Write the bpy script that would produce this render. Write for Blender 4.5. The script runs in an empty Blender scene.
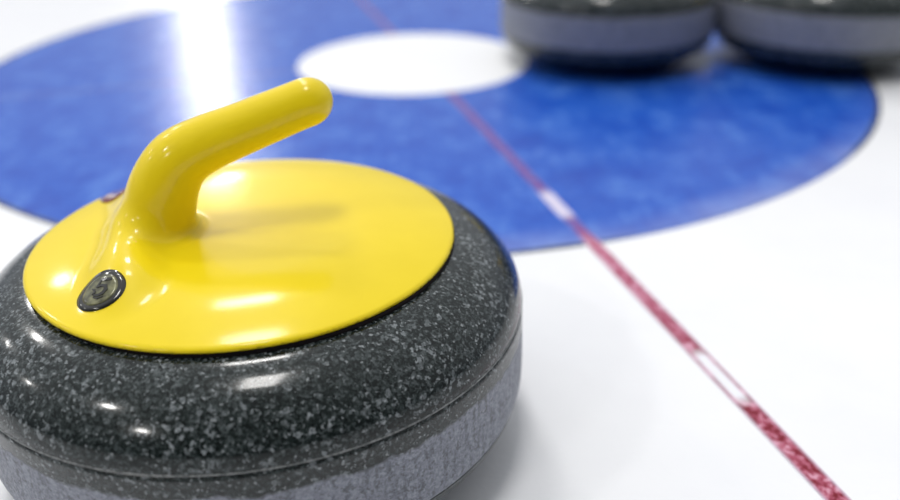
import bpy, bmesh, math
import numpy as np
from mathutils import Vector, Matrix

scene = bpy.context.scene
col = scene.collection
PI = math.pi

# ------------------------------------------------------------------ helpers
def link(name, me, mat=None, parent=None, smooth=True):
    o = bpy.data.objects.new(name, me)
    col.objects.link(o)
    if mat is not None and not me.materials:
        me.materials.append(mat)
    if smooth:
        me.polygons.foreach_set('use_smooth', [True] * len(me.polygons))
    if parent is not None:
        o.parent = parent
    return o

def mesh_from(name, verts, faces):
    me = bpy.data.meshes.new(name)
    me.from_pydata([tuple(v) for v in verts], [], [tuple(f) for f in faces])
    me.update()
    return me

def lathe(name, prof, n=192, closed=True):
    """revolve an (r, z) profile; r = 0 ends become poles; closed joins last to first"""
    verts, rings, faces = [], [], []
    for r, z in prof:
        if r <= 1e-9:
            rings.append([len(verts)]); verts.append((0, 0, z))
        else:
            s = len(verts)
            for k in range(n):
                a = 2 * PI * k / n
                verts.append((r * math.cos(a), r * math.sin(a), z))
            rings.append(list(range(s, s + n)))
    pairs = list(zip(rings[:-1], rings[1:]))
    if closed and len(rings[0]) > 1 and len(rings[-1]) > 1:
        pairs.append((rings[-1], rings[0]))
    for A, B in pairs:
        for k in range(n):
            k2 = (k + 1) % n
            if len(A) == 1 and len(B) > 1:
                faces.append((A[0], B[k2], B[k]))
            elif len(B) == 1 and len(A) > 1:
                faces.append((A[k], A[k2], B[0]))
            elif len(A) > 1:
                faces.append((A[k], A[k2], B[k2], B[k]))
    me = mesh_from(name, verts, faces)
    bm = bmesh.new(); bm.from_mesh(me)
    bmesh.ops.recalc_face_normals(bm, faces=bm.faces)
    bm.to_mesh(me); bm.free()
    return me

def catmull(pts, sub):
    pts = [np.array(p, float) for p in pts]
    P = [2 * pts[0] - pts[1]] + pts + [2 * pts[-1] - pts[-2]]
    out = []
    for i in range(1, len(P) - 2):
        for s in range(sub):
            t = s / sub
            a, b, c, d = P[i - 1], P[i], P[i + 1], P[i + 2]
            out.append(0.5 * ((2 * b) + (c - a) * t + (2 * a - 5 * b + 4 * c - d) * t * t + (3 * b - a - 3 * c + d) * t ** 3))
    out.append(P[-2])
    return out

class NT:
    """small node-tree helper"""
    def __init__(s, name):
        s.m = bpy.data.materials.new(name); s.m.use_nodes = True
        s.t = s.m.node_tree; s.n = s.t.nodes; s.n.clear()
        s.out = s.n.new('ShaderNodeOutputMaterial')
        s.b = s.n.new('ShaderNodeBsdfPrincipled')
        s.t.links.new(s.b.outputs[0], s.out.inputs[0])
        s.co = s.n.new('ShaderNodeTexCoord').outputs['Object']
    def put(s, sock, v):
        if isinstance(v, bpy.types.NodeSocket): s.t.links.new(v, sock)
        elif v is not None:
            if hasattr(sock.default_value, '__len__') and isinstance(v, (tuple, list)) and len(v) == 3 and len(sock.default_value) == 4:
                v = (*v, 1)
            sock.default_value = v
    def set(s, **k):
        for a, v in k.items():
            s.put(s.b.inputs[a.replace('_', ' ')], v)
        return s
    def noise(s, scale, detail=2, rough=.5, vec=None, dist=0):
        n = s.n.new('ShaderNodeTexNoise')
        s.put(n.inputs['Vector'], vec or s.co)
        n.inputs['Scale'].default_value = scale; n.inputs['Detail'].default_value = detail
        n.inputs['Roughness'].default_value = rough; n.inputs['Distortion'].default_value = dist
        return n.outputs[0]
    def voronoi(s, scale, vec=None, feature='F1', out='Distance', rand=1):
        n = s.n.new('ShaderNodeTexVoronoi'); n.feature = feature
        s.put(n.inputs['Vector'], vec or s.co)
        n.inputs['Scale'].default_value = scale; n.inputs['Randomness'].default_value = rand
        return n.outputs[out]
    def ramp(s, fac, stops, interp='LINEAR'):
        n = s.n.new('ShaderNodeValToRGB'); n.color_ramp.interpolation = interp
        e = n.color_ramp.elements
        while len(e) < len(stops): e.new(.5)
        for q, (p, c) in zip(e, stops):
            q.position = p
            q.color = (c, c, c, 1) if not isinstance(c, (tuple, list)) else (*c, 1)
        s.put(n.inputs[0], fac)
        return n.outputs[0]
    def mr(s, v, a, b, c=0., d=1., smooth=False):
        n = s.n.new('ShaderNodeMapRange')
        if smooth: n.interpolation_type = 'SMOOTHSTEP'
        s.put(n.inputs[0], v)
        for i, x in enumerate((a, b, c, d)): n.inputs[i + 1].default_value = x
        return n.outputs[0]
    def math(s, op, a, b=None, c=None):
        n = s.n.new('ShaderNodeMath'); n.operation = op
        s.put(n.inputs[0], a)
        if b is not None: s.put(n.inputs[1], b)
        if c is not None: s.put(n.inputs[2], c)
        return n.outputs[0]
    def mix(s, f, a, b):
        n = s.n.new('ShaderNodeMix'); n.data_type = 'RGBA'
        s.put(n.inputs[0], f); s.put(n.inputs[6], a); s.put(n.inputs[7], b)
        return n.outputs[2]
    def xyz(s, v=None):
        n = s.n.new('ShaderNodeSeparateXYZ'); s.put(n.inputs[0], v or s.co); return n.outputs
    def mapping(s, scale=(1, 1, 1), rot=(0, 0, 0), loc=(0, 0, 0)):
        n = s.n.new('ShaderNodeMapping'); s.put(n.inputs[0], s.co)
        n.inputs['Scale'].default_value = scale; n.inputs['Rotation'].default_value = rot; n.inputs['Location'].default_value = loc
        return n.outputs[0]
    def bump(s, h, strength, dist):
        n = s.n.new('ShaderNodeBump'); s.put(n.inputs['Height'], h)
        n.inputs['Strength'].default_value = strength; n.inputs['Distance'].default_value = dist
        s.t.links.new(n.outputs[0], s.b.inputs['Normal'])
        return s

# ------------------------------------------------------------------ materials
ICE_R = .24
def ice_finish(n):
    """every painted mark lies under the same skin of pebbled ice"""
    h = n.noise(260, 2, .5)
    h2 = n.noise(40, 2, .5)
    hh = n.math('ADD', h, n.math('MULTIPLY', h2, 1.5))
    n.set(Roughness=ICE_R, IOR=1.31)
    n.bump(hh, .10, .002)
    return n.m

n = NT('ice')
f = n.noise(9, 5, .6)
c = n.mix(n.mr(f, .3, .7), (.84, .85, .88), (.88, .89, .91))
n.set(Base_Color=c)
ICE = ice_finish(n)

RR, RB = .605, .162
n = NT('blue_paint_under_ice')
sx = n.xyz()
rad = n.math('SQRT', n.math('ADD', n.math('MULTIPLY', sx[0], sx[0]), n.math('MULTIPLY', sx[1], sx[1])))
wob = n.math('MULTIPLY', n.math('SUBTRACT', n.noise(30, 3), .5), .006)
radw = n.math('ADD', rad, wob)
patch = n.noise(22, 6, .7, dist=.4)
fine = n.noise(110, 4, .75)
scratch = n.noise(6, 5, .7, vec=n.mapping((14, 1.6, 1), (0, 0, .35)))
m1 = n.math('ADD', n.math('ADD', n.math('MULTIPLY', patch, .55), n.math('MULTIPLY', fine, .28)), n.math('MULTIPLY', scratch, .22))
blue = n.ramp(m1, [(.38, (.006, .048, .400)), (.53, (.020, .105, .530)), (.68, (.100, .240, .680))])
# frosted rim where the paint thins out under the ice
frost = n.math('MULTIPLY', n.mr(radw, RR - .045, RR - .004, 0, 1), n.mr(n.noise(7, 3), .38, .66, .25, .95))
frost = n.math('MULTIPLY', frost, n.math('MULTIPLY', n.mr(sx[0], -.15, .22, .05, 1), n.mr(sx[1], -.30, -.45, .1, 1)))
blue = n.mix(frost, blue, (.30, .36, .66))
edge = n.math('MULTIPLY', n.mr(radw, RR - .0065, RR - .0045), n.math('MAXIMUM', n.math('MAXIMUM', n.mr(sx[0], .40, .46, 0, 1), n.mr(sx[0], .21, .13, 0, 1)), .2))
blue = n.mix(edge, blue, (.055, .065, .10))
n.set(Base_Color=blue)
BLUE = ice_finish(n)

n = NT('white_paint_under_ice')
f = n.noise(12, 4)
n.set(Base_Color=n.mix(n.mr(f, .3, .7), (.90, .91, .93), (.93, .935, .945)))
WHITE = ice_finish(n)

def red_material(name, worn):
    n = NT(name)
    s = n.xyz()
    t, w = s[0], s[1]                       # along and across the line
    r = n.math('ABSOLUTE', t)
    aw = n.math('ABSOLUTE', w)
    blot = n.noise(120, 4, .6, vec=n.mapping((1, 1.3, 1)))
    blot2 = n.noise(330, 2, .5)
    b = n.math('ADD', n.math('MULTIPLY', blot, .75), n.math('MULTIPLY', blot2, .25))
    out_c = n.ramp(b, [(.40, (.66, .34, .44)), (.47, (.42, .09, .15)), (.56, (.19, .010, .022))])
    far = n.mr(t, .62, .82)
    mid = n.ramp(b, [(.38, (.66, .40, .52)), (.50, (.48, .12, .21)), (.62, (.33, .035, .09))])
    out_c = n.mix(far, mid, out_c)
    in_c = n.ramp(b, [(.38, (.13, .17, .52)), (.50, (.20, .05, .26)), (.64, (.17, .02, .15))]) if worn else \
           n.ramp(b, [(.35, (.04, .13, .50)), (.60, (.085, .11, .44))])
    c = n.mix(n.mr(r, RR - .035, RR - .005), in_c, out_c)
    # pale soft border where the thread lies in the ice
    c = n.mix(n.mr(n.math('ADD', aw, n.mr(r, RR, RR - .02, 0, .0010)), .0042, .0064, 0, .85), c, n.mix(n.mr(r, RR - .02, RR), (.09, .16, .52), (.62, .50, .62)))
    if worn:
        def gap(a, b_, colr, core=.0068):
            g = n.math('MULTIPLY', n.mr(t, a, a + .012, 0, 1), n.mr(t, b_ - .012, b_, 1, 0))
            g = n.math('MULTIPLY', g, n.mr(aw, core - .002, core, 1, 0))
            g = n.math('MULTIPLY', g, n.mr(blot, .30, .42, .7, 1))
            return n.mix(g, c, colr)
        c = gap(.487, .556, (.66, .62, .78), .0085)
        c = gap(.765, .832, (.84, .85, .91), .0050)
    n.set(Base_Color=c)
    return ice_finish(n)
RED = red_material('worn_red_line', True)
FAINT = red_material('faint_red_line', False)

def granite(name, band=False, lo=.0, hi=.0725):
    n = NT(name)
    s = n.xyz()
    big = n.noise(48, 3, .6)
    f1 = n.noise(430, 3, .62)
    f2 = n.noise(900, 2, .6)
    warp = n.n.new('ShaderNodeVectorMath'); warp.operation = 'MULTIPLY_ADD'
    nz = n.n.new('ShaderNodeTexNoise'); nz.inputs['Scale'].default_value = 700; n.put(nz.inputs['Vector'], n.co)
    n.put(warp.inputs[0], nz.outputs[1]); warp.inputs[1].default_value = (.0016,) * 3; n.put(warp.inputs[2], n.co)
    ca_ = n.xyz(n.voronoi(880, vec=warp.outputs[0], out='Color'))[0]
    cb_ = n.xyz(n.voronoi(500, vec=warp.outputs[0], out='Color'))[1]
    f3 = n.mr(n.noise(900, 3, .7), .30, .70)
    mixv = n.math('ADD', n.math('ADD', n.math('MULTIPLY', ca_, .30), n.math('MULTIPLY', cb_, .18)), n.math('ADD', n.math('MULTIPLY', f1, .30), n.math('MULTIPLY', f3, .22)))
    dark = n.ramp(mixv, [(.26, (.003, .005, .005)), (.48, (.012, .018, .017)), (.62, (.052, .064, .065)), (.78, (.11, .125, .13))])
    # clusters of pale crystals
    cl = n.math('MULTIPLY', n.mr(cb_, .84, .88), n.mr(big, .44, .62, .0, 1))
    cl = n.math('MULTIPLY', cl, n.mr(f2, .40, .55, .3, 1))
    dark = n.mix(n.math('MULTIPLY', cl, .62), dark, (.32, .35, .37))
    sp = n.math('MULTIPLY', n.mr(ca_, .925, .935), n.mr(f1, .44, .56))
    dark = n.mix(n.math('MULTIPLY', sp, .5), dark, (.42, .45, .47))
    if not band:
        n.set(Base_Color=dark, Roughness=n.mr(f1, .35, .65, .13, .26), IOR=1.5, Specular_IOR_Level=.15)
        n.set(Coat_Weight=.45, Coat_Roughness=.09)
        return n.m
    # ground band: pale, pitted, with upright tool marks; its top edge is uneven
    ang = n.math('ARCTAN2', s[1], s[0])
    cmb = n.n.new('ShaderNodeCombineXYZ')
    n.put(cmb.inputs[0], n.math('MULTIPLY', ang, 1.0)); n.put(cmb.inputs[1], n.math('MULTIPLY', s[2], 1.2))
    streak = n.noise(42, 3, .6, vec=cmb.outputs[0])
    pits = n.mr(n.noise(330, 4, .75), .47, .38)
    g = n.ramp(mixv, [(.30, (.13, .14, .17)), (.50, (.22, .235, .28)), (.72, (.34, .36, .42))])
    g = n.mix(n.mr(streak, .35, .65, 0, .4), g, (.36, .38, .45))
    g = n.mix(n.math('MULTIPLY', n.mr(streak, .34, .48, 1, 0), .35), g, (.11, .12, .14))
    g = n.mix(n.math('MULTIPLY', pits, .75), g, (.10, .105, .115))
    zt = n.math('ADD', s[2], n.math('MULTIPLY', n.math('SUBTRACT', n.noise(45, 3, .7), .5), .010))
    top = n.math('MAXIMUM', n.mr(zt, hi - .001, hi + .001), n.mr(s[2], lo, lo - .0015))
    c = n.mix(top, g, dark)
    n.set(Base_Color=c, Roughness=n.mr(top, 0, 1, .55, .24), IOR=1.5)
    n.bump(n.math('ADD', mixv, n.math('MULTIPLY', streak, .5)), .25, .0006)
    return n.m
GRAN = granite('polished_granite')
BAND = granite('ground_granite_band', True)
BAND_WIDE = granite('ground_granite_high_band', True, .0435, .0845)

n = NT('granite_seam_line')
n.set(Base_Color=n.mix(n.mr(n.noise(500, 2), .4, .6), (.10, .11, .11), (.24, .25, .25)), Roughness=.4)
SEAM = n.m

def plastic(name, a, b):
    n = NT(name)
    n.set(Base_Color=n.mix(n.mr(n.noise(60, 2), .3, .7), a, b), Roughness=.38, IOR=1.45, Specular_IOR_Level=.15, Coat_Weight=.55, Coat_IOR=1.4, Coat_Roughness=.115)
    n.bump(n.noise(900, 2), .02, .0002)
    return n.m
YELLOW = plastic('yellow_plastic', (.85, .650, .006), (.87, .670, .009))

n = NT('black_rubber'); n.set(Base_Color=n.mix(n.noise(200), (.010, .007, .009), (.016, .012, .013)), Roughness=.8, Specular_IOR_Level=.1); RUBBER = n.m
n = NT('black_badge'); n.set(Base_Color=n.mix(n.noise(300), (.010, .010, .008), (.018, .018, .014)), Roughness=.12, Coat_Weight=.3, Coat_Roughness=.08); BLACK = n.m
n = NT('olive_badge_face')
n.set(Base_Color=n.mix(n.mr(n.noise(260, 3), .4, .65), (.05, .05, .02), (.20, .20, .10)), Roughness=.3, Metallic=.2, Coat_Weight=.3, Coat_Roughness=.03); OLIVE = n.m
n = NT('dark_red_badge'); n.set(Base_Color=n.mix(n.noise(300), (.17, .018, .012), (.24, .03, .02)), Roughness=.15, Coat_Weight=.8, Coat_Roughness=.03); DRED = n.m

# ------------------------------------------------------------------ curling stone: granite
def smooth_prof(keys, sub=6):
    return [(float(max(p[0], 0)), float(p[1])) for p in catmull(keys, sub)]

WIDE = .0021
shoulder = smooth_prof([(.1436, .0858), (.1430, .0895), (.1410, .0952), (.1366, .1014), (.1300, .1080), (.1220, .1133), (.1130, .1168), (.104, .1182), (.094, .1185)])
# underside: running ring, then a long curve up to the ground band
under = smooth_prof([(.0620, .0), (.0660, .0), (.0710, .0010), (.0850, .0045), (.1040, .0100), (.1200, .0155), (.1320, .0215), (.1395, .0280), (.1425, .0345), (.1428, .0358)])
core = [(.1405, .0362), (.1405, .0856)]
shoulder = [(r + WIDE, z) for r, z in shoulder]
under = [(r + WIDE, z) for r, z in under]
core = [(r + WIDE, z) for r, z in core]
body_prof = [(0, .008), (.045, .007), (.056, .0035)] + under + core + shoulder + [(.06, .1185), (0, .1185)]
band_prof = smooth_prof([(.1426, .0358), (.1436, .0385), (.1441, .0440), (.1442, .0540), (.1440, .0680), (.1437, .0845)], 5) + [(.1402, .0845), (.1402, .0358)]
band_prof = [(r + WIDE, z) for r, z in band_prof]
seam_prof = [(.1402, .0846), (.1436, .0846), (.14385, .0851), (.1436, .0857), (.1402, .0857)]
seam_prof = [(r + WIDE, z) for r, z in seam_prof]
pad_prof = [(0, .1165), (.1088, .1165), (.1094, .1172), (.1094, .1201), (0, .1201)]

body_me = lathe('granite_body', body_prof)
band_me = lathe('striking_band', band_prof)
seam_me = lathe('seam_ring', seam_prof)
pad_me = lathe('gasket', pad_prof)

# ------------------------------------------------------------------ curling stone: moulded plate and gooseneck grip
AX = math.radians(9)
def smin(a, b, k):
    h = np.clip(.5 + .5 * (b - a) / k, 0, 1)
    return b * (1 - h) + a * h - k * h * (1 - h)
def smax(a, b, k): return -smin(-a, -b, k)

R_PL = .1117
Z_PL = .1198
def plate_top(r):
    # gentle crown that rolls over near the rim
    u = np.clip(r / R_PL, 0, 1.3)
    v = np.clip((r - .058) / .0537, 0, 1.2)
    return .1302 - .0008 * u ** 2 - .0072 * v ** 1.9

neck = catmull([(-.0510, .112, .0225), (-.0475, .128, .0200), (-.0430, .1425, .0180), (-.0378, .1560, .0167), (-.0290, .1680, .0152),
                (-.0150, .1752, .0138), (.0000, .1802, .0130), (.0180, .1862, .0124), (.0330, .1912, .0118), (.0385, .1928, .0114)], 6)

def ellipsoid(x, y, z, c, ax, rot):
    ca, sa = math.cos(rot), math.sin(rot)
    X, Y, Z = x - c[0], y - c[1], z - c[2]
    U, V = X * ca + Y * sa, -X * sa + Y * ca
    k0 = np.sqrt((U / ax[0]) ** 2 + (V / ax[1]) ** 2 + (Z / ax[2]) ** 2)
    k1 = np.sqrt((U / ax[0] ** 2) ** 2 + (V / ax[1] ** 2) ** 2 + (Z / ax[2] ** 2) ** 2) + 1e-9
    return k0 * (k0 - 1) / k1

LOBE = catmull([(-.0570, .0100, .1290, .0100), (-.0580, .0300, .1245, .0145), (-.0556, .0520, .1150, .0200), (-.0590, .0690, .1030, .0175)], 5)
def sdf(x, y, z):
    ca, sa = math.cos(AX), math.sin(AX)
    X, Y = x * ca + y * sa, -x * sa + y * ca          # handle axis along X
    r = np.sqrt(X * X + Y * Y)
    rp = np.sqrt((x + .0012) ** 2 + y ** 2)
    d = smax(rp - R_PL, (z - plate_top(rp)) * .985, .0036)
    d = smax(d, Z_PL - z, .0016)
    g = None
    for (x0, z0, r0) in neck:
        q = np.sqrt((X - x0) ** 2 + (Y / 1.06) ** 2 + (z - z0) ** 2) - r0
        g = q if g is None else smin(g, q, .0012)
    for s in (-1, 1):
        e = None
        for (x0, y0, z0, r0) in LOBE:
            q = np.sqrt((X - x0) ** 2 + (Y - s * y0) ** 2 + (z - z0) ** 2) - r0
            e = q if e is None else smin(e, q, .0015)
        g = smin(g, e, .014)
    d = smin(d, g, .008)
    d = smax(d, rp - R_PL, .0030)
    return smax(d, Z_PL - z, .0012)

def surface_nets(fn, lo, hi, h):
    ax = [np.arange(lo[i], hi[i] + h, h) for i in range(3)]
    V = np.empty((len(ax[0]), len(ax[1]), len(ax[2])), np.float32)
    gy, gz = np.meshgrid(ax[1], ax[2], indexing='ij')
    for i0 in range(0, len(ax[0]), 24):
        xs = ax[0][i0:i0 + 24]
        V[i0:i0 + 24] = fn(xs[:, None, None], gy[None], gz[None])
    S = V < 0
    nx, ny, nz = [k - 1 for k in V.shape]
    cnt = np.zeros((nx, ny, nz), np.int8)
    for a in (0, 1):
        for b in (0, 1):
            for c in (0, 1):
                cnt += S[a:nx + a, b:ny + b, c:nz + c]
    act = (cnt > 0) & (cnt < 8)
    idx = -np.ones(act.shape, np.int64)
    I = np.argwhere(act)
    idx[act] = np.arange(len(I))
    P = np.stack([ax[k][I[:, k]] + h / 2 for k in range(3)], 1)
    faces = []
    for d in range(3):
        o = [k for k in range(3) if k != d]
        A = S.take(range(S.shape[d] - 1), axis=d); B = S.take(range(1, S.shape[d]), axis=d)
        E = np.argwhere(A != B)
        ok = (E[:, o[0]] > 0) & (E[:, o[1]] > 0) & (E[:, o[0]] < act.shape[o[0]]) & (E[:, o[1]] < act.shape[o[1]])
        E = E[ok]
        inside = A[E[:, 0], E[:, 1], E[:, 2]]
        q = []
        for du, dv in ((0, 0), (-1, 0), (-1, -1), (0, -1)):
            F = E.copy(); F[:, o[0]] += du; F[:, o[1]] += dv
            q.append(idx[F[:, 0], F[:, 1], F[:, 2]])
        q = np.stack(q, 1)
        flip = inside if d != 1 else ~inside
        q[~flip] = q[~flip][:, ::-1]
        faces.append(q)
    return P, np.concatenate(faces)

def gradient(P, e=4e-4):
    G = np.zeros_like(P)
    for k in range(3):
        D = np.zeros(3); D[k] = e
        a, b = P + D, P - D
        G[:, k] = (sdf(a[:, 0], a[:, 1], a[:, 2]) - sdf(b[:, 0], b[:, 1], b[:, 2])) / (2 * e)
    return G

def project(P, n=5):
    P = P.copy()
    for _ in range(n):
        G = gradient(P); g2 = np.maximum((G ** 2).sum(1), .05)
        P -= (sdf(P[:, 0], P[:, 1], P[:, 2]) / g2)[:, None] * G * .9
    return P

P, F = surface_nets(sdf, (-.117, -.117, .1125), (.117, .117, .210), .00125)
P = project(P)
N = gradient(P); N /= np.linalg.norm(N, axis=1)[:, None]
# outward orientation check, one face decides
t = P[F[:, 0]]; fn_ = np.cross(P[F[:, 1]] - t, P[F[:, 2]] - t)
if (fn_ * N[F[:, 0]]).sum(1).mean() < 0: F = F[:, ::-1]

def sub_mesh(name, sel):
    Fs = F[sel]; used = np.unique(Fs); remap = -np.ones(len(P), np.int64); remap[used] = np.arange(len(used))
    me = mesh_from(name, P[used].tolist(), remap[Fs].tolist())
    me.polygons.foreach_set('use_smooth', [True] * len(me.polygons))
    me.normals_split_custom_set_from_vertices(N[used].tolist())
    return me
cen = P[F].mean(1)
ca, sa = math.cos(AX), math.sin(AX)
cX = cen[:, 0] * ca + cen[:, 1] * sa; cY = -cen[:, 0] * sa + cen[:, 1] * ca
# the grip is what rises clear of the plate, from the foot of the neck up
is_grip = (cen[:, 2] > .1335) & (np.hypot((cX + .046) / 1., cY) < .034) | (cen[:, 2] > .150)
plate_me = sub_mesh('cover_plate', ~is_grip)
grip_me = sub_mesh('grip', is_grip)

# ---- badges follow the moulded surface
def on_surface(x, y, lift):
    z = np.full(len(x), .160)
    for _ in range(60):
        z -= sdf(x, y, z) * .8
    Q = np.stack([x, y, z], 1)
    G = gradient(Q); G /= np.linalg.norm(G, axis=1)[:, None]
    return Q + G * np.asarray(lift)[:, None]

def frame(cx, cy):
    """centre, normal, and two tangents (out = downhill from the neck) of a badge seat"""
    Q = on_surface(np.array([cx]), np.array([cy]), np.array([0.]))
    G = gradient(Q)[0]; G /= np.linalg.norm(G)
    out = np.array([cx, cy, 0.]); out -= G * (out @ G); out /= np.linalg.norm(out)
    return Q[0], G, out, np.cross(G, out)

def domed_disc(name, fr, ra, rb, base, dome, n=48, rings=6, skirt=.0012):
    """a shallow domed oval lying on the seat; base = lift of its edge, skirt = depth of its wall"""
    c0, nn, u, v = fr
    pts = []; faces = []
    rs = [1e-6] + [k / rings for k in range(1, rings + 1)]
    q = [(0, 0)] + [(r * ra * math.cos(2 * PI * k / n), r * rb * math.sin(2 * PI * k / n)) for r in rs[1:] for k in range(n)]
    T = np.array([c0 + a * u + b * v for a, b in q])
    rr = np.array([0] + [r for r in rs[1:] for _ in range(n)])
    top = project_down(T, nn) + nn * (base + dome * (1 - rr ** 2))[:, None]
    low = top[-n:] - nn * skirt
    pts = np.concatenate([top, low])
    for k in range(n): faces.append((0, 1 + k, 1 + (k + 1) % n))
    for j in range(rings - 1):
        for k in range(n):
            a = 1 + j * n; b = a + n; k2 = (k + 1) % n
            faces.append((a + k, b + k, b + k2, a + k2))
    a = 1 + (rings - 1) * n; b = a + n
    for k in range(n): faces.append((a + k, b + k, b + (k + 1) % n, a + (k + 1) % n))
    faces.append(tuple(range(b + n - 1, b - 1, -1)))
    return mesh_from(name, pts.tolist(), faces)

def project_down(T, nn):
    Q = T + nn * .004
    for _ in range(40):
        Q = Q - nn * (sdf(Q[:, 0], Q[:, 1], Q[:, 2]) * .8)[:, None]
    return Q

def glyph(name, fr, loops, th, base, dome, ra):
    """raised characters: each loop is an outline in badge units (a right, b up of the reading direction)"""
    c0, nn, u, v = fr
    pts = []; faces = []
    for lp in loops:
        T = np.array([c0 + a * u + b * v for a, b in lp])
        rr = np.array([min(1, math.hypot(a, b) / ra) for a, b in lp])
        Q = project_down(T, nn) + nn * (base + dome * (1 - rr ** 2))[:, None]
        s = len(pts); k = len(lp)
        pts += (Q + nn * th).tolist() + (Q - nn * .0003).tolist()
        faces.append(tuple(range(s, s + k)))
        faces.append(tuple(range(s + 2 * k - 1, s + k - 1, -1)))
        for i in range(k): faces.append((s + i, s + k + i, s + k + (i + 1) % k, s + (i + 1) % k))
    return mesh_from(name, pts, faces)

BADGES = {'front': (-.0555, -.0705), 'rear': (-.0780, .0525)}

def stroke(pts, w, turn=0):
    """quads along a polyline, mitred enough for lettering"""
    pts = [np.array(p, float) for p in pts]; L = []; Rr = []
    for i, p in enumerate(pts):
        d = (pts[min(i + 1, len(pts) - 1)] - pts[max(i - 1, 0)]); d /= np.linalg.norm(d)
        nn = np.array([-d[1], d[0]]); ww = w[i] if isinstance(w, (list, tuple)) else w
        L.append(p + nn * ww / 2); Rr.append(p - nn * ww / 2)
    loops = []
    for i in range(len(pts) - 1):
        loops.append([L[i], L[i + 1], Rr[i + 1], Rr[i]])
    return loops

# ------------------------------------------------------------------ assemble one stone
def make_stone(loc, rotz):
    root = bpy.data.objects.new('curling_stone', None); col.objects.link(root)
    root.location = loc; root.rotation_euler = (0, 0, rotz)
    b = link('granite_body', body_me, GRAN, root)
    sb = link('striking_band', band_me, BAND, root); sb['label'] = 'paler rough band ground around the stone'
    sm = link('seam_line', seam_me, SEAM, root); sm['label'] = 'thin pale line around the granite'
    link('gasket', pad_me, RUBBER, root)['label'] = 'black underside showing as a dark line'
    pl = link('cover_plate', plate_me, YELLOW, root)
    link('grip', grip_me, YELLOW, root)
    fr = frame(*BADGES['front'])
    ra = .0116
    bd = link('number_badge', domed_disc('number_badge', fr, ra * 1.02, ra * 1.02, .0005, .0002), BLACK, root)
    bd['label'] = 'glossy black round badge with a 5'
    link('badge_face', domed_disc('badge_face', fr, ra * .76, ra * .76, .00075, .0002, skirt=.0005), OLIVE, bd)['label'] = 'olive silver badge face'
    # lettering drawn upright for someone at the camera's side
    ang = GL_ROT
    def tr(lps, s=1.0, off=(0, 0)):
        o = []
        for lp in lps:
            w = [((p[0] * s + off[0]), (p[1] * s + off[1])) for p in lp]
            o.append([(a * math.cos(ang) - b_ * math.sin(ang), a * math.sin(ang) + b_ * math.cos(ang)) for a, b_ in w])
        return o
    five = stroke([(.42, .62), (.1, .60), (-.26, .58)], [.17, .2, .2]) + stroke([(-.20, .60), (-.24, .35), (-.30, .08)], [.15, .13, .12]) + \
           stroke([(-.30, .10), (-.05, .20), (.22, .14), (.32, -.08), (.22, -.34), (-.02, -.46), (-.32, -.44)], [.12, .18, .22, .24, .22, .18, .14])
    tail = stroke([(-.62, .02), (-.42, -.06), (-.30, -.26), (-.46, -.40)], [.06, .12, .14, .05]) + stroke([(-.30, -.58), (0, -.66), (.3, -.56)], [.07, .12, .06])
    lo = tr(five + tail, ra * .72, GL_OFF)
    link('number_five', glyph('number_five', fr, lo, .00025, .00078, .0002, ra * .76), BLACK, bd, smooth=False)['label'] = 'black 5'
    fr2 = frame(*BADGES['rear'])
    b2 = link('side_badge', domed_disc('side_badge', fr2, ra * 1.35, ra * 1.35, .0008, .0009), DRED, root)
    b2['label'] = 'dark red badge behind the neck'
    return root
GL_ROT = math.radians(115)
GL_OFF = (.0012, .0004)

def copy_tree(o, parent=None):
    c = o.copy(); col.objects.link(c); c.parent = parent
    for ch in list(o.children): copy_tree(ch, c)
    return c

Z0 = .0005
SX, SY = -.0905, -.8000
stone = make_stone((SX, SY, Z0), 0)
stone['label'] = 'dark speckled granite curling stone in front with yellow handle and plate'
stone['category'] = 'curling stone'
for (x, y, rz, lab) in ((.2705, -.0060, 2.6, 'blurred grey curling stone at top on the blue ring, next to the white centre'),
                        (.5640, -.0400, 4.1, 'blurred grey curling stone at top right, overhanging the blue ring edge')):
    c = copy_tree(stone)
    c.location = (x, y, Z0); c.rotation_euler = (0, 0, rz)
    for ch in c.children:
        if ch.name.startswith('striking_band'):
            ch.data = ch.data.copy(); ch.data.materials[0] = BAND_WIDE
    c['label'] = lab; c['group'] = 'two stones standing together at the back'

# ------------------------------------------------------------------ ice sheet and its markings
def slab(name, x0, x1, y0, y1, z0, z1):
    v = [(x0, y0, z0), (x1, y0, z0), (x1, y1, z0), (x0, y1, z0), (x0, y0, z1), (x1, y0, z1), (x1, y1, z1), (x0, y1, z1)]
    return mesh_from(name, v, [(3, 2, 1, 0), (4, 5, 6, 7), (0, 1, 5, 4), (1, 2, 6, 5), (2, 3, 7, 6), (3, 0, 4, 7)])
fl = link('floor', slab('floor', -14, 14, -8, 34, -.05, 0), ICE, smooth=False)
fl['kind'] = 'structure'
ring = link('painted_ring', lathe('painted_ring', [(RB, -.0003), (RR, -.0003), (RR, .0002), (RB, .0002)], 256), BLUE, smooth=False)
ring['label'] = 'wide blue painted ring under the ice with a thin dark edge'; ring['category'] = 'painted ring'
btn = link('centre_spot', lathe('centre_spot', [(0, -.0005), (RB, -.0005), (RB, .00025), (0, .00025)], 256), WHITE, smooth=False)
btn['label'] = 'white round spot at the centre of the blue ring'; btn['category'] = 'painted spot'
LA = -1.3455
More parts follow.
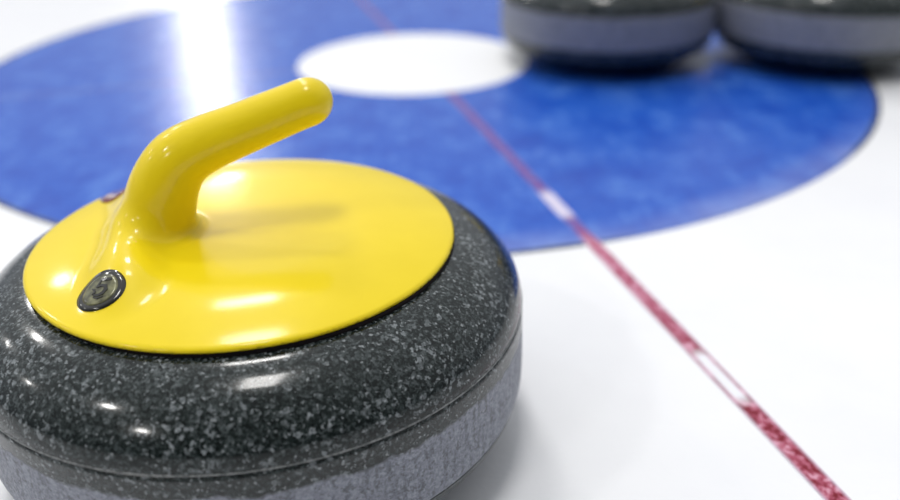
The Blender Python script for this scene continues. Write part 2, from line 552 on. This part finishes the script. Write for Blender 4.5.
def line(name, a, mat, t0, t1, w, off, z1, label):
    """strip with a slot cut where the centre spot lies: two halves in one mesh"""
    v = []; f = []
    for (p, q) in ((t0, -RB + .001), (RB - .001, t1)):
        k = len(v)
        for z in (.00024, z1):
            v += [(p, -w / 2, z), (q, -w / 2, z), (q, w / 2, z), (p, w / 2, z)]
        f += [tuple(k + i for i in t) for t in [(3, 2, 1, 0), (4, 5, 6, 7), (0, 1, 5, 4), (1, 2, 6, 5), (2, 3, 7, 6), (3, 0, 4, 7)]]
    o = link(name, mesh_from(name, v, f), mat, smooth=False)
    o.location = (-math.sin(a) * off, math.cos(a) * off, 0); o.rotation_euler = (0, 0, a)
    o['label'] = label; o['category'] = 'painted line'
    return o
line('red_line', LA, RED, -8, 3, .0132, .0082, .0004, 'worn red line running diagonally across the ice to the lower right corner')
line('red_line', LA + PI / 2, FAINT, -6, 6, .0120, 0, .0004, 'faint purple line crossing the blue ring sideways at the left')

# ------------------------------------------------------------------ light
w = bpy.data.worlds.new('arena'); scene.world = w; w.use_nodes = True
wt = w.node_tree; wt.nodes.clear()
wo = wt.nodes.new('ShaderNodeOutputWorld'); bg = wt.nodes.new('ShaderNodeBackground')
tc = wt.nodes.new('ShaderNodeTexCoord'); sp = wt.nodes.new('ShaderNodeSeparateXYZ'); rp = wt.nodes.new('ShaderNodeValToRGB')
wt.links.new(tc.outputs['Generated'], sp.inputs[0]); wt.links.new(sp.outputs[2], rp.inputs[0])
e = rp.color_ramp.elements
e[0].position = .0; e[0].color = (.14, .15, .19, 1)
q0 = e.new(.16); q0.color = (.44, .46, .51, 1)
e[2].position = .40; e[2].color = (.65, .67, .71, 1)
q = e.new(1.); q.color = (.90, .91, .94, 1)
# the stands behind the camera are darker than the far end of the hall
mr = wt.nodes.new('ShaderNodeMapRange'); mr.interpolation_type = 'SMOOTHSTEP'
for i_, x_ in enumerate((-.9, .4, .16, 1.3)): mr.inputs[i_ + 1].default_value = x_
wt.links.new(sp.outputs[1], mr.inputs[0])
mx = wt.nodes.new('ShaderNodeVectorMath'); mx.operation = 'SCALE'
wt.links.new(rp.outputs[0], mx.inputs[0]); wt.links.new(mr.outputs[0], mx.inputs['Scale'])
wt.links.new(mx.outputs[0], bg.inputs[0]); bg.inputs[1].default_value = .60
wt.links.new(bg.outputs[0], wo.inputs[0])

def lamp(name, loc, size, size_y, power, look=None, colr=(1, .98, .95), shape='RECTANGLE'):
    l = bpy.data.lights.new(name, 'AREA'); l.shape = shape; l.size = size
    if shape in ('RECTANGLE', 'ELLIPSE'): l.size_y = size_y
    l.energy = power; l.color = colr
    o = bpy.data.objects.new(name, l); col.objects.link(o); o.location = loc
    d = (Vector(look) - Vector(loc)) if look else Vector((0, 0, -1))
    o.rotation_euler = d.to_track_quat('-Z', 'Y').to_euler()
    return o
LIGHTS = True
H = 6.0
row = Vector((-.218, 1, 0)).normalized()
def panel(s_along, side=0., L=22., w=.5, ln=2.3):
    # ceiling luminaire of the row that runs away from the stones
    p = Vector((-.30, .0, H)) + row * s_along + Vector((row.y, -row.x, 0)) * side
    o = lamp('ceiling_panel', p, w, ln, L * w * ln * PI)
    o.rotation_euler = (0, 0, math.atan2(-row.x, row.y))
for k, L in ((.70, 34), (1.55, 44), (5.1, 22), (6, 26), (7, 26), (8, 24), (9, 22), (10, 20), (11, 18), (12, 18)):
    panel(.4 + 3.0 * k, L=L * .8, w=.75 if k > 3 else 1.0, side=-.35 if k > 3 else -.1, ln=2.3 if k > 3 else .6)
lamp('ceiling_panel', (-.25, -.9, H), .9, 1.4, 20 * .9 * 1.4 * PI)
def round_lamp(x, y, L=60., d=.7):
    lamp('high_bay_lamp', (x, y, H), d, d, L * PI * (d / 2) ** 2 * PI, shape='DISK')
for x, y in ((-5.6, -3.2), (-7.0, 4.7), (-5.5, -6.8), (-6.9, 8.6), (-12.6, .3), (-13.4, 6.0), ):
    round_lamp(x, y)

# ------------------------------------------------------------------ camera
f_px, yaw, roll, pitch = 872., -.0387, -.0197, .4755
cd = bpy.data.cameras.new('camera'); cam = bpy.data.objects.new('camera', cd); col.objects.link(cam)
cd.sensor_width = 36; cd.lens = f_px * 36 / 900; cd.clip_start = .02; cd.clip_end = 200
Rz = Matrix.Rotation(yaw, 3, 'Z')
X0 = Rz @ Vector((1, 0, 0)); Y0 = Rz @ Vector((0, math.sin(pitch), math.cos(pitch))); Fw = Rz @ Vector((0, math.cos(pitch), -math.sin(pitch)))
cr, sr = math.cos(roll), math.sin(roll)
rt = cr * X0 + sr * Y0; up = -sr * X0 + cr * Y0
M = Matrix((rt, up, -Fw)).transposed().to_4x4(); M.translation = Vector((0, -1.222, .3265))
cam.matrix_world = M
cd.dof.use_dof = True; cd.dof.focus_distance = .40; cd.dof.aperture_fstop = 3.6
scene.camera = cam

vs = scene.view_settings
scene.display_settings.display_device = 'sRGB'
vs.view_transform = 'Standard'; vs.look = 'None'; vs.gamma = 1; vs.use_curve_mapping = False; vs.exposure = .44
